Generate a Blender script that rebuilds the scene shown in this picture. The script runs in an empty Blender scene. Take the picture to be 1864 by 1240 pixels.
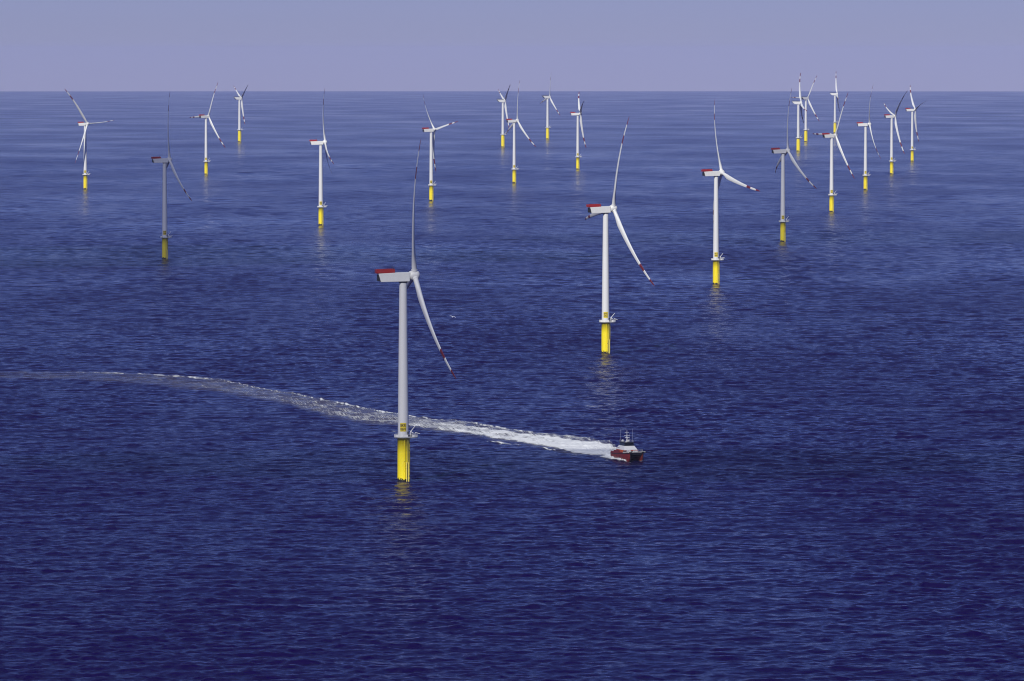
import bpy, math, random
import numpy as np
from mathutils import Matrix, Vector

R = math.radians
scene = bpy.context.scene
col = scene.collection

# ------------------------------------------------------------------ camera
CAM_H = 176.9
cam_d = bpy.data.cameras.new('camera')
cam = bpy.data.objects.new('camera', cam_d)
col.objects.link(cam)
cam.location = (0, 0, CAM_H)
cam.rotation_euler = (R(90 - 2.796), 0, 0)
cam_d.sensor_width = 36
cam_d.lens = 36 * 10836.7 / 1864
cam_d.clip_start = 1.0
cam_d.clip_end = 200000
scene.camera = cam

# ------------------------------------------------------------------ sky, sun
SUN_EL = 38.0
SUN_AZ = 20.0          # degrees left of straight behind the camera
sx, sy = -math.sin(R(SUN_AZ)), -math.cos(R(SUN_AZ))
sun_dir = Vector((sx * math.cos(R(SUN_EL)), sy * math.cos(R(SUN_EL)), math.sin(R(SUN_EL))))
world = bpy.data.worlds.new('World')
scene.world = world
world.use_nodes = True
wn = world.node_tree
wn.nodes.clear()
sky = wn.nodes.new('ShaderNodeTexSky')
sky.sky_type = 'NISHITA'
sky.sun_disc = False
sky.sun_elevation = R(SUN_EL)
sky.sun_rotation = math.atan2(sx, sy)
sky.altitude = 150
sky.air_density = 1.0
sky.dust_density = 0.0
sky.ozone_density = 2.0
tint = wn.nodes.new('ShaderNodeMix')
tint.data_type = 'RGBA'
tint.blend_type = 'MULTIPLY'
tint.inputs['Factor'].default_value = 1.0
tint.inputs['B'].default_value = (0.505, 0.572, 1.31, 1)
bg = wn.nodes.new('ShaderNodeBackground')
bg.inputs['Strength'].default_value = 0.05
wo = wn.nodes.new('ShaderNodeOutputWorld')
# the sea horizon lies about 0.4 degrees below eye level: lower the sky's own horizon to meet it
tcw = wn.nodes.new('ShaderNodeTexCoord')
dip = wn.nodes.new('ShaderNodeVectorMath'); dip.operation = 'ADD'
dip.inputs[1].default_value = (0, 0, 0.0085)
wn.links.new(tcw.outputs['Generated'], dip.inputs[0])
wn.links.new(dip.outputs[0], sky.inputs[0])
wn.links.new(sky.outputs[0], tint.inputs['A'])
wn.links.new(tint.outputs['Result'], bg.inputs[0])
wn.links.new(bg.outputs[0], wo.inputs[0])

sun_d = bpy.data.lights.new('sun', 'SUN')
sun_d.energy = 4.1
sun_d.angle = R(0.53)
sun_d.color = (1.0, 0.965, 0.85)
sun = bpy.data.objects.new('sun', sun_d)
col.objects.link(sun)
sun.rotation_euler = sun_dir.to_track_quat('Z', 'Y').to_euler()
sun.location = (0, 0, 3000)

scene.view_settings.view_transform = 'Standard'
scene.view_settings.look = 'None'
scene.view_settings.exposure = 0.0
scene.view_settings.gamma = 1.0
scene.render.engine = 'CYCLES'
cy = scene.cycles
cy.use_denoising = True
cy.denoising_prefilter = 'ACCURATE'
cy.max_bounces = 6
cy.diffuse_bounces = 2
cy.glossy_bounces = 3
cy.transmission_bounces = 2
cy.volume_bounces = 0
cy.transparent_max_bounces = 12
cy.sample_clamp_indirect = 6
cy.filter_width = 1.1

# ------------------------------------------------------------------ helpers
def tag(o, label=None, cat=None, group=None, kind=None):
    if label: o['label'] = label
    if cat: o['category'] = cat
    if group: o['group'] = group
    if kind: o['kind'] = kind
    return o

def mat(name, color, rough=0.5, metal=0.0, noise=None):
    m = bpy.data.materials.new(name)
    m.use_nodes = True
    nt = m.node_tree
    b = nt.nodes['Principled BSDF']
    b.inputs['Base Color'].default_value = (*color, 1)
    b.inputs['Roughness'].default_value = rough
    b.inputs['Metallic'].default_value = metal
    if noise:
        sc, amt, zs = noise
        tc = nt.nodes.new('ShaderNodeTexCoord')
        mp = nt.nodes.new('ShaderNodeMapping')
        mp.inputs['Scale'].default_value = (sc, sc, sc * zs)
        nz = nt.nodes.new('ShaderNodeTexNoise')
        nz.inputs['Scale'].default_value = 1.0
        nz.inputs['Detail'].default_value = 4
        mx = nt.nodes.new('ShaderNodeMix')
        mx.data_type = 'RGBA'
        mx.blend_type = 'MULTIPLY'
        rp = nt.nodes.new('ShaderNodeMapRange')
        rp.inputs['From Min'].default_value = 0.35
        rp.inputs['From Max'].default_value = 0.75
        rp.inputs['To Min'].default_value = 0.0
        rp.inputs['To Max'].default_value = amt
        mx.inputs['A'].default_value = (*color, 1)
        mx.inputs['B'].default_value = (0.45, 0.40, 0.34, 1)
        nt.links.new(tc.outputs['Object'], mp.inputs[0])
        nt.links.new(mp.outputs[0], nz.inputs['Vector'])
        nt.links.new(nz.outputs[0], rp.inputs[0])
        nt.links.new(rp.outputs[0], mx.inputs['Factor'])
        nt.links.new(mx.outputs['Result'], b.inputs['Base Color'])
    return m

M = {}
M['tower'] = mat('tower_paint', (0.74, 0.745, 0.74), 0.4, noise=(0.35, 0.10, 0.15))
M['blade'] = mat('blade_gelcoat', (0.72, 0.73, 0.73), 0.35, noise=(0.2, 0.08, 0.1))
M['red'] = mat('signal_red', (0.34, 0.016, 0.012), 0.45)
M['bandred'] = mat('blade_band_red', (0.15, 0.012, 0.018), 0.45)
M['nacelle'] = mat('nacelle_paint', (0.76, 0.765, 0.75), 0.4, noise=(0.5, 0.12, 0.6))
M['dark'] = mat('dark_steel', (0.02, 0.021, 0.024), 0.6)
M['growth'] = mat('marine_growth', (0.010, 0.012, 0.008), 0.8)
M['galv'] = mat('galvanised_steel', (0.42, 0.43, 0.44), 0.5, 0.3, noise=(2.0, 0.3, 1))
M['white'] = mat('white_paint', (0.8, 0.8, 0.79), 0.4)
M['signyellow'] = mat('sign_yellow', (0.80, 0.62, 0.03), 0.5)
M['paleyellow'] = mat('worn_pale_yellow', (0.86, 0.74, 0.16), 0.5)
M['ink'] = mat('sign_ink', (0.01, 0.01, 0.01), 0.6)

# yellow transition piece: rust streaks and dirt spots, black growth with a ragged edge above the waterline
def yellow_mat():
    m = bpy.data.materials.new('transition_yellow')
    m.use_nodes = True
    nt = m.node_tree
    N = nt.nodes.new
    Lk = nt.links.new
    b = nt.nodes['Principled BSDF']
    b.inputs['Roughness'].default_value = 0.45
    tc = N('ShaderNodeTexCoord')
    oi = N('ShaderNodeObjectInfo')
    add = N('ShaderNodeVectorMath'); add.operation = 'ADD'
    sc = N('ShaderNodeVectorMath'); sc.operation = 'SCALE'
    cmb = N('ShaderNodeCombineXYZ')
    Lk(oi.outputs['Random'], cmb.inputs[2]); Lk(oi.outputs['Random'], cmb.inputs[0])
    Lk(cmb.outputs[0], sc.inputs[0]); sc.inputs['Scale'].default_value = 90
    Lk(tc.outputs['Object'], add.inputs[0]); Lk(sc.outputs[0], add.inputs[1])
    mp = N('ShaderNodeMapping'); mp.inputs['Scale'].default_value = (1.6, 1.6, 1.1)
    Lk(add.outputs[0], mp.inputs[0])
    n1 = N('ShaderNodeTexNoise'); n1.inputs['Scale'].default_value = 1.0; n1.inputs['Detail'].default_value = 5
    Lk(mp.outputs[0], n1.inputs['Vector'])
    # spots gather towards the water and on the boat side (+x, object space)
    sep = N('ShaderNodeSeparateXYZ'); Lk(tc.outputs['Object'], sep.inputs[0])
    hz = N('ShaderNodeMapRange'); hz.inputs['From Min'].default_value = 0; hz.inputs['From Max'].default_value = 16
    hz.inputs['To Min'].default_value = 0.055; hz.inputs['To Max'].default_value = -0.03
    Lk(sep.outputs[2], hz.inputs[0])
    hx = N('ShaderNodeMapRange'); hx.inputs['From Min'].default_value = -1.5; hx.inputs['From Max'].default_value = 2.2
    hx.inputs['To Min'].default_value = -0.10; hx.inputs['To Max'].default_value = 0.05
    Lk(sep.outputs[0], hx.inputs[0])
    a1 = N('ShaderNodeMath'); a1.operation = 'ADD'; Lk(n1.outputs[0], a1.inputs[0]); Lk(hz.outputs[0], a1.inputs[1])
    a2 = N('ShaderNodeMath'); a2.operation = 'ADD'; Lk(a1.outputs[0], a2.inputs[0]); Lk(hx.outputs[0], a2.inputs[1])
    spot = N('ShaderNodeMapRange'); spot.inputs['From Min'].default_value = 0.66; spot.inputs['From Max'].default_value = 0.70
    Lk(a2.outputs[0], spot.inputs[0])
    mp2 = N('ShaderNodeMapping'); mp2.inputs['Scale'].default_value = (1.2, 1.2, 0.12)
    Lk(add.outputs[0], mp2.inputs[0])
    n2 = N('ShaderNodeTexNoise'); n2.inputs['Scale'].default_value = 1.0; n2.inputs['Detail'].default_value = 3
    Lk(mp2.outputs[0], n2.inputs['Vector'])
    st = N('ShaderNodeMapRange'); st.inputs['From Min'].default_value = 0.5; st.inputs['From Max'].default_value = 0.8
    st.inputs['To Max'].default_value = 0.35
    Lk(n2.outputs[0], st.inputs[0])
    c1 = N('ShaderNodeMix'); c1.data_type = 'RGBA'
    c1.inputs['A'].default_value = (0.95, 0.78, 0.010, 1); c1.inputs['B'].default_value = (0.62, 0.36, 0.02, 1)
    Lk(st.outputs[0], c1.inputs['Factor'])
    c2 = N('ShaderNodeMix'); c2.data_type = 'RGBA'
    c2.inputs['B'].default_value = (0.025, 0.02, 0.012, 1)
    Lk(c1.outputs['Result'], c2.inputs['A']); Lk(spot.outputs[0], c2.inputs['Factor'])
    # growth line
    g = N('ShaderNodeMath'); g.operation = 'MULTIPLY_ADD'
    Lk(n1.outputs[0], g.inputs[0]); g.inputs[1].default_value = -4.5; Lk(sep.outputs[2], g.inputs[2])
    gl = N('ShaderNodeMapRange'); gl.inputs['From Min'].default_value = -1.0; gl.inputs['From Max'].default_value = -0.75
    gl.inputs['To Min'].default_value = 1; gl.inputs['To Max'].default_value = 0
    Lk(g.outputs[0], gl.inputs[0])
    c3 = N('ShaderNodeMix'); c3.data_type = 'RGBA'
    c3.inputs['B'].default_value = (0.010, 0.011, 0.008, 1)
    Lk(c2.outputs['Result'], c3.inputs['A']); Lk(gl.outputs[0], c3.inputs['Factor'])
    Lk(c3.outputs['Result'], b.inputs['Base Color'])
    return m
M['yellow'] = yellow_mat()

class MB:
    """collects vertices and faces of one mesh"""
    def __init__(s): s.v = []; s.f = []; s.m = []; s.s = []
    def add(s, vs, fs, mi=0, smooth=False):
        o = len(s.v); s.v += [tuple(v) for v in vs]
        for f in fs: s.f.append([i + o for i in f]); s.m.append(mi); s.s.append(smooth)
    def box(s, c, d, mi=0, rz=0.0):
        cx, cyy, cz = c; a, b, h = d[0]/2, d[1]/2, d[2]/2
        C, S = math.cos(rz), math.sin(rz)
        vs = []
        for z in (-h, h):
            for x, y in ((-a, -b), (a, -b), (a, b), (-a, b)):
                vs.append((cx + x*C - y*S, cyy + x*S + y*C, cz + z))
        s.add(vs, [(3,2,1,0),(4,5,6,7),(0,1,5,4),(1,2,6,5),(2,3,7,6),(3,0,4,7)], mi)
    def tube(s, p, q, r, r2=None, n=8, mi=0, caps=True):
        p, q = Vector(p), Vector(q); r2 = r if r2 is None else r2
        d = (q - p).normalized()
        a = d.orthogonal().normalized(); b = d.cross(a)
        vs = []
        for c, rr in ((p, r), (q, r2)):
            for i in range(n):
                t = 2*math.pi*i/n
                vs.append(c + a*(math.cos(t)*rr) + b*(math.sin(t)*rr))
        s.add(vs, [(i, (i+1) % n, n+(i+1) % n, n+i) for i in range(n)], mi, n > 6)
        if caps: s.add(vs, [tuple(range(n-1, -1, -1)), tuple(range(n, 2*n))], mi)
    def lathe(s, prof, n=40, mi=0, axis='Z', closed=True, smooth=True):
        vs = []
        for r, z in prof:
            for i in range(n):
                t = 2*math.pi*i/n
                c, d = r*math.cos(t), r*math.sin(t)
                vs.append((c, d, z) if axis == 'Z' else (z, c, d))
        fs = []
        for k in range(len(prof)-1):
            for i in range(n):
                a, b = k*n+i, k*n+(i+1) % n
                fs.append((a, b, b+n, a+n))
        s.add(vs, fs, mi, smooth)
        if closed:
            s.add(vs[:n], [tuple(range(n-1, -1, -1))], mi); s.add(vs[-n:], [tuple(range(n))], mi)
    def prism(s, poly, y0, y1, mi=0):
        """poly in xz, extruded along y"""
        n = len(poly)
        vs = [(x, y0, z) for x, z in poly] + [(x, y1, z) for x, z in poly]
        s.add(vs, [tuple(range(n)), tuple(range(2*n-1, n-1, -1))] + [(i, n+i, n+(i+1) % n, (i+1) % n) for i in range(n)], mi)
    def mesh(s, name, mats):
        me = bpy.data.meshes.new(name)
        me.from_pydata(s.v, [], s.f)
        for m in mats: me.materials.append(m)
        me.polygons.foreach_set('material_index', s.m)
        me.polygons.foreach_set('use_smooth', s.s)
        me.update()
        return me
    def build(s, name, mats, parent=None, bevel=0.0):
        if not isinstance(mats, (list, tuple)): mats = [mats]
        o = bpy.data.objects.new(name, s.mesh(name, mats))
        col.objects.link(o)
        o.parent = parent
        if bevel:
            b = o.modifiers.new('bevel', 'BEVEL'); b.width = bevel; b.segments = 2; b.limit_method = 'ANGLE'
        return o

def empty(name, loc, rz=0):
    o = bpy.data.objects.new(name, None)
    col.objects.link(o)
    o.location = loc; o.rotation_euler = (0, 0, rz)
    o.empty_display_size = 1
    return o

# ------------------------------------------------------------------ sea surface: height field in wavelength bands
RE = 6.371e6 / 0.87      # the sea curves down; the line of sight meets it at the horizon
rng = np.random.default_rng(7)
WIND = R(100)            # direction the chop runs, measured from +x
def band(lmin, lmax, hs, wd, spread, n=512, reps=28):
    T = lmax * reps
    k1 = np.fft.fftfreq(n, 1.0/n) * 2*np.pi/T
    kx, ky = np.meshgrid(k1, k1, indexing='ij')
    k = np.hypot(kx, ky); k[0, 0] = 1e-9
    lam = 2*np.pi/k
    th = np.arctan2(ky, kx) - wd
    amp = np.where((lam > lmin) & (lam < lmax), k**-2.1, 0) * (0.03 + np.maximum(np.cos(th), 0)**spread)
    F = amp * (rng.normal(size=k.shape) + 1j*rng.normal(size=k.shape))
    h = np.fft.ifft2(F).real
    h *= (hs/4) / h.std()
    return T, h.astype(np.float32)
BANDS = [  # lmin, lmax, significant height, direction, spread exponent, reps
    (1.8, 3.6, 0.19, WIND, 0.8, 512, 64, 0.3),
    (3.6, 7.5, 0.48, WIND + 0.2, 1.0, 512, 40, 1.1),
    (7.5, 16, 0.82, WIND - 0.15, 1.5, 512, 32, 2.0),
    (16, 34, 0.72, WIND - 0.2, 3, 512, 28, 2.7),
    (34, 95, 0.60, WIND - 0.3, 6, 512, 20, 4.0),
]
TILES = [(b, *band(b[0], b[1], b[2], b[3], b[4], b[5], b[6])) for b in BANDS]
def noise2(u, v, seed, n=256):
    g = np.random.default_rng(seed).random((n, n))
    i = np.floor(u).astype(int); j = np.floor(v).astype(int); f = u-i; h = v-j
    f = f*f*(3-2*f); h = h*h*(3-2*h)
    return (g[i % n, j % n]*(1-f)+g[(i+1) % n, j % n]*f)*(1-h) + (g[i % n, (j+1) % n]*(1-f)+g[(i+1) % n, (j+1) % n]*f)*h

def gust(x, y):
    """patches and streaks of stronger and weaker chop, a few hundred metres long"""
    g_ = 0.55*noise2(x/75+7, y/420+3, 51) + 0.3*noise2(x/26, y/170, 52) + 0.15*noise2(x/260, y/1300, 53)
    return 0.55 + 0.95*g_
def wave(x, y, dr):
    """wave height at x, y where the mesh samples every dr metres: bands too short for the mesh fade out"""
    z = np.zeros_like(x, dtype=np.float32)
    GU = gust(x, y).astype(np.float32)
    for b, T, h in TILES:
        w = np.clip((b[0]*1.25/np.maximum(dr, 1e-3) - 1.1) / 1.0, 0, 1)
        if not np.any(w > 0): continue
        n = h.shape[0]; c, s = math.cos(b[7]), math.sin(b[7])
        # each tile is shifted by its own offset so that repeats never coincide
        u = (x + 977*b[7]) / T * n; v = (y - 431*b[7]) / T * n
        i0 = np.floor(u).astype(np.int64); j0 = np.floor(v).astype(np.int64)
        fu = (u - i0).astype(np.float32); fv = (v - j0).astype(np.float32)
        i0 %= n; j0 %= n; i1 = (i0+1) % n; j1 = (j0+1) % n
        z += w * GU * ((h[i0, j0]*(1-fu) + h[i1, j0]*fu)*(1-fv) + (h[i0, j1]*(1-fu) + h[i1, j1]*fu)*fv)
    return z
def row_step(r):
    k = np.exp(np.interp(np.log(np.maximum(r, 1.0)), np.log([2500., 4800., 12000., 28000.]), np.log([2300., 1250., 850., 380.])))
    return np.where(r < 1480, 60.0, r/k)
def sea_z(x, y):
    r = np.hypot(x, y)
    return wave(x, y, row_step(r)) * fade(x, y) - r*r/(2*RE)
def fade(x, y):
    return 1.0
rows = [0.0, 30.0]
r = 60.0
while r < 62000:
    rows.append(r); r += float(row_step(np.float64(r)))
rows = np.array(rows)
DENSE = R(5.7)
nd = 760
az = list(np.linspace(-DENSE, DENSE, nd))
a, st = DENSE, R(0.1)
while a < math.pi - 0.05:
    st *= 1.35; a = min(a + min(st, 0.12), math.pi); az = [-a] + az + [a]
az = np.array(az)
if az[-1] >= math.pi - 1e-6: az = az[:-1]; az[0] = -math.pi
az = np.unique(az)
nr, na = len(rows), len(az)
RR, AA = np.meshgrid(rows, az, indexing='ij')
X = RR*np.sin(AA); Y = RR*np.cos(AA)
dcol = np.gradient(az)
DR = np.maximum(row_step(RR), RR*dcol[None, :]*1.3)
# old wake and current lines: long narrow bands of smoothed water
OLD = [[(-362.6, 4503.2), (-347.5, 4635.0), (-328.3, 4727.4), (-307.4, 4811.2), (-285.8, 4898.1), (-241.8, 4923.5), (-196.4, 4923.5)],
       [(-240, 4800), (-168.2, 4870.0), (-129.4, 4798.9), (-100.5, 4692.1), (-55.9, 4590.0), (7.5, 4524.4), (69.9, 4502.9)],
       [(-110, 4560), (-60, 4480), (20, 4410), (160, 4300)], [(40, 7800), (140, 7500), (330, 7400)], [(-330, 6400), (-200, 6250), (-40, 6300)]]
def slick(x, y):
    out = np.zeros(x.shape)
    for n_, pl in enumerate(OLD):
        px = np.array([p[0] for p in pl]); py = np.array([p[1] for p in pl])
        yy = np.interp(x, px, py) + 10*np.sin(x/13.0+n_) + 7*np.sin(x/5.1)
        w_ = (14 + 9*np.sin(x/17.0+2*n_)) * (y/4600)**2
        e = np.clip((x-px[0])/35, 0, 1)*np.clip((px[-1]-x)/35, 0, 1)
        out = np.maximum(out, e*np.exp(-((y-yy)/np.maximum(w_, 4))**2)*(0.62+0.38*np.sin(x/23.0+n_*1.7)))
    return np.where(y > 1000, out, 0)
SL = slick(X, Y)
Z = wave(X, Y, DR)*(1-0.6*SL) - RR**2/(2*RE)
co = np.stack([X, Y, Z], -1).reshape(-1, 3).astype(np.float32)
idx = np.arange(nr*na).reshape(nr, na)
A0 = idx[:-1]; B0 = idx[1:]
nxt = np.roll(np.arange(na), -1)
quads = np.stack([A0, A0[:, nxt], B0[:, nxt], B0], -1).reshape(-1, 4)[:, ::-1]
me = bpy.data.meshes.new('sea')
me.vertices.add(len(co)); me.vertices.foreach_set('co', co.ravel())
me.loops.add(quads.size); me.loops.foreach_set('vertex_index', quads.ravel().astype(np.int32))
me.polygons.add(len(quads))
me.polygons.foreach_set('loop_start', np.arange(0, quads.size, 4, dtype=np.int32))
me.polygons.foreach_set('loop_total', np.full(len(quads), 4, dtype=np.int32))
me.polygons.foreach_set('use_smooth', np.ones(len(quads), dtype=bool))
me.update(calc_edges=True)
at_ = me.attributes.new('slick', 'FLOAT', 'POINT')
at_.data.foreach_set('value', SL.ravel().astype(np.float32))
print('sea verts', len(co), nr, na)
sea = bpy.data.objects.new('sea', me)
col.objects.link(sea)
tag(sea, kind='structure')

def sea_mat():
    m = bpy.data.materials.new('sea_water')
    m.use_nodes = True
    nt = m.node_tree; N = nt.nodes.new; Lk = nt.links.new
    b = nt.nodes['Principled BSDF']
    b.inputs['Base Color'].default_value = (0.005, 0.0012, 0.044, 1)
    b.inputs['IOR'].default_value = 1.33
    b.inputs['Specular IOR Level'].default_value = 0.22
    b.inputs['Specular Tint'].default_value = (1.0, 0.70, 1.0, 1)
    body = N('ShaderNodeBsdfDiffuse')                      # light coming back out of the water
    body.inputs['Color'].default_value = (0.005, 0.0012, 0.044, 1)
    mxs = N('ShaderNodeMixShader'); mxs.inputs[0].default_value = 0.84
    Lk(body.outputs[0], mxs.inputs[1]); Lk(b.outputs[0], mxs.inputs[2])
    Lk(mxs.outputs[0], nt.nodes['Material Output'].inputs['Surface'])
    geo = N('ShaderNodeNewGeometry')
    # wind patches: broad streaks where the ripple is stronger or weaker
    mp = N('ShaderNodeMapping'); mp.inputs['Scale'].default_value = (0.0035, 0.0016, 0.0); mp.inputs['Rotation'].default_value = (0, 0, 0.25)
    Lk(geo.outputs['Position'], mp.inputs[0])
    n0 = N('ShaderNodeTexNoise'); n0.inputs['Scale'].default_value = 1; n0.inputs['Detail'].default_value = 5; n0.inputs['Roughness'].default_value = 0.55
    Lk(mp.outputs[0], n0.inputs['Vector'])
    rr = N('ShaderNodeMapRange'); rr.inputs['From Min'].default_value = 0.3; rr.inputs['From Max'].default_value = 0.7
    rr.inputs['To Min'].default_value = 0.06; rr.inputs['To Max'].default_value = 0.19
    Lk(n0.outputs[0], rr.inputs[0]); Lk(rr.outputs[0], b.inputs['Roughness'])
    bs = N('ShaderNodeMapRange'); bs.inputs['From Min'].default_value = 0.3; bs.inputs['From Max'].default_value = 0.7
    bs.inputs['To Min'].default_value = 0.35; bs.inputs['To Max'].default_value = 1.1
    Lk(n0.outputs[0], bs.inputs[0])
    sa = N('ShaderNodeAttribute'); sa.attribute_name = 'slick'
    sm = N('ShaderNodeMath'); sm.operation = 'MULTIPLY_ADD'; sm.inputs[1].default_value = -0.75; sm.inputs[2].default_value = 1.0
    Lk(sa.outputs['Fac'], sm.inputs[0])
    bsm = N('ShaderNodeMath'); bsm.operation = 'MULTIPLY'; Lk(bs.outputs[0], bsm.inputs[0]); Lk(sm.outputs[0], bsm.inputs[1])
    bs = bsm
    prev = None
    for scl, dist, det, rot in (((0.13, 0.17, 0.1), 1.0, 4, 0.1), ((0.6, 0.9, 0.5), 0.24, 3, -0.15)):
        mm = N('ShaderNodeMapping'); mm.inputs['Scale'].default_value = scl; mm.inputs['Rotation'].default_value = (0, 0, rot)
        Lk(geo.outputs['Position'], mm.inputs[0])
        nz = N('ShaderNodeTexNoise'); nz.inputs['Scale'].default_value = 1; nz.inputs['Detail'].default_value = det; nz.inputs['Roughness'].default_value = 0.55
        Lk(mm.outputs[0], nz.inputs['Vector'])
        bp = N('ShaderNodeBump'); bp.inputs['Distance'].default_value = dist
        Lk(bs.outputs[0], bp.inputs['Strength'])
        Lk(nz.outputs[0], bp.inputs['Height'])
        if prev: Lk(prev.outputs[0], bp.inputs['Normal'])
        prev = bp
    Lk(prev.outputs[0], b.inputs['Normal'])
    return m
me.materials.append(sea_mat())

# ------------------------------------------------------------------ haze over the sea
hz = MB()
hz.box((0, 0, (-300 + 205)/2), (110000, 110000, 505))
ho = hz.build('haze', bpy.data.materials.new('haze_air'))
hm = ho.data.materials[0]
hm.use_nodes = True
hm.node_tree.nodes.clear()
pv = hm.node_tree.nodes.new('ShaderNodeVolumePrincipled')
pv.inputs['Color'].default_value = (0.51, 0.56, 0.95, 1)
pv.inputs['Density'].default_value = 1.1e-5
pv.inputs['Anisotropy'].default_value = -0.25
hout = hm.node_tree.nodes.new('ShaderNodeOutputMaterial')
hm.node_tree.links.new(pv.outputs[0], hout.inputs['Volume'])
tag(ho, kind='stuff')

# ------------------------------------------------------------------ clouds (off to the left and high up), their shadows fall on single turbines
def cloud_mat(fac):
    m = bpy.data.materials.new('cloud')
    m.use_nodes = True
    nt = m.node_tree; nt.nodes.clear()
    d = nt.nodes.new('ShaderNodeBsdfDiffuse'); d.inputs[0].default_value = (0.8, 0.8, 0.82, 1)
    t = nt.nodes.new('ShaderNodeBsdfTransparent')
    x = nt.nodes.new('ShaderNodeMixShader'); x.inputs[0].default_value = fac
    o = nt.nodes.new('ShaderNodeOutputMaterial')
    nt.links.new(t.outputs[0], x.inputs[1]); nt.links.new(d.outputs[0], x.inputs[2]); nt.links.new(x.outputs[0], o.inputs[0])
    return m
def cloud(target, dist, rx, ry, rz, fac, seed):
    c = Vector(target) + sun_dir*dist
    rnd = random.Random(seed)
    me = bpy.data.meshes.new('cloud')
    n, k = 40, 20
    offs = [(Vector((rnd.gauss(0, 1), rnd.gauss(0, 1), rnd.gauss(0, 1))).normalized(), rnd.uniform(0.05, 0.28), rnd.uniform(3, 9)) for _ in range(30)]
    vs, fs = [], []
    for j in range(k+1):
        p = math.pi*j/k
        for i in range(n):
            t = 2*math.pi*i/n
            d = Vector((math.sin(p)*math.cos(t), math.sin(p)*math.sin(t), math.cos(p)))
            s = 1 + sum(a*max(0, d.dot(o))**e for o, a, e in offs)
            z = d.z*s*rz
            if z < 0: z *= 0.35
            vs.append((d.x*s*rx, d.y*s*ry, z))
    for j in range(k):
        for i in range(n):
            a, b = j*n+i, j*n+(i+1) % n
            fs.append((a, a+n, b+n, b))
    me.from_pydata(vs, [], fs)
    me.polygons.foreach_set('use_smooth', [True]*len(fs))
    me.materials.append(cloud_mat(fac))
    o = bpy.data.objects.new('cloud', me); col.objects.link(o); o.location = c
    tag(o, kind='structure')

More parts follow.
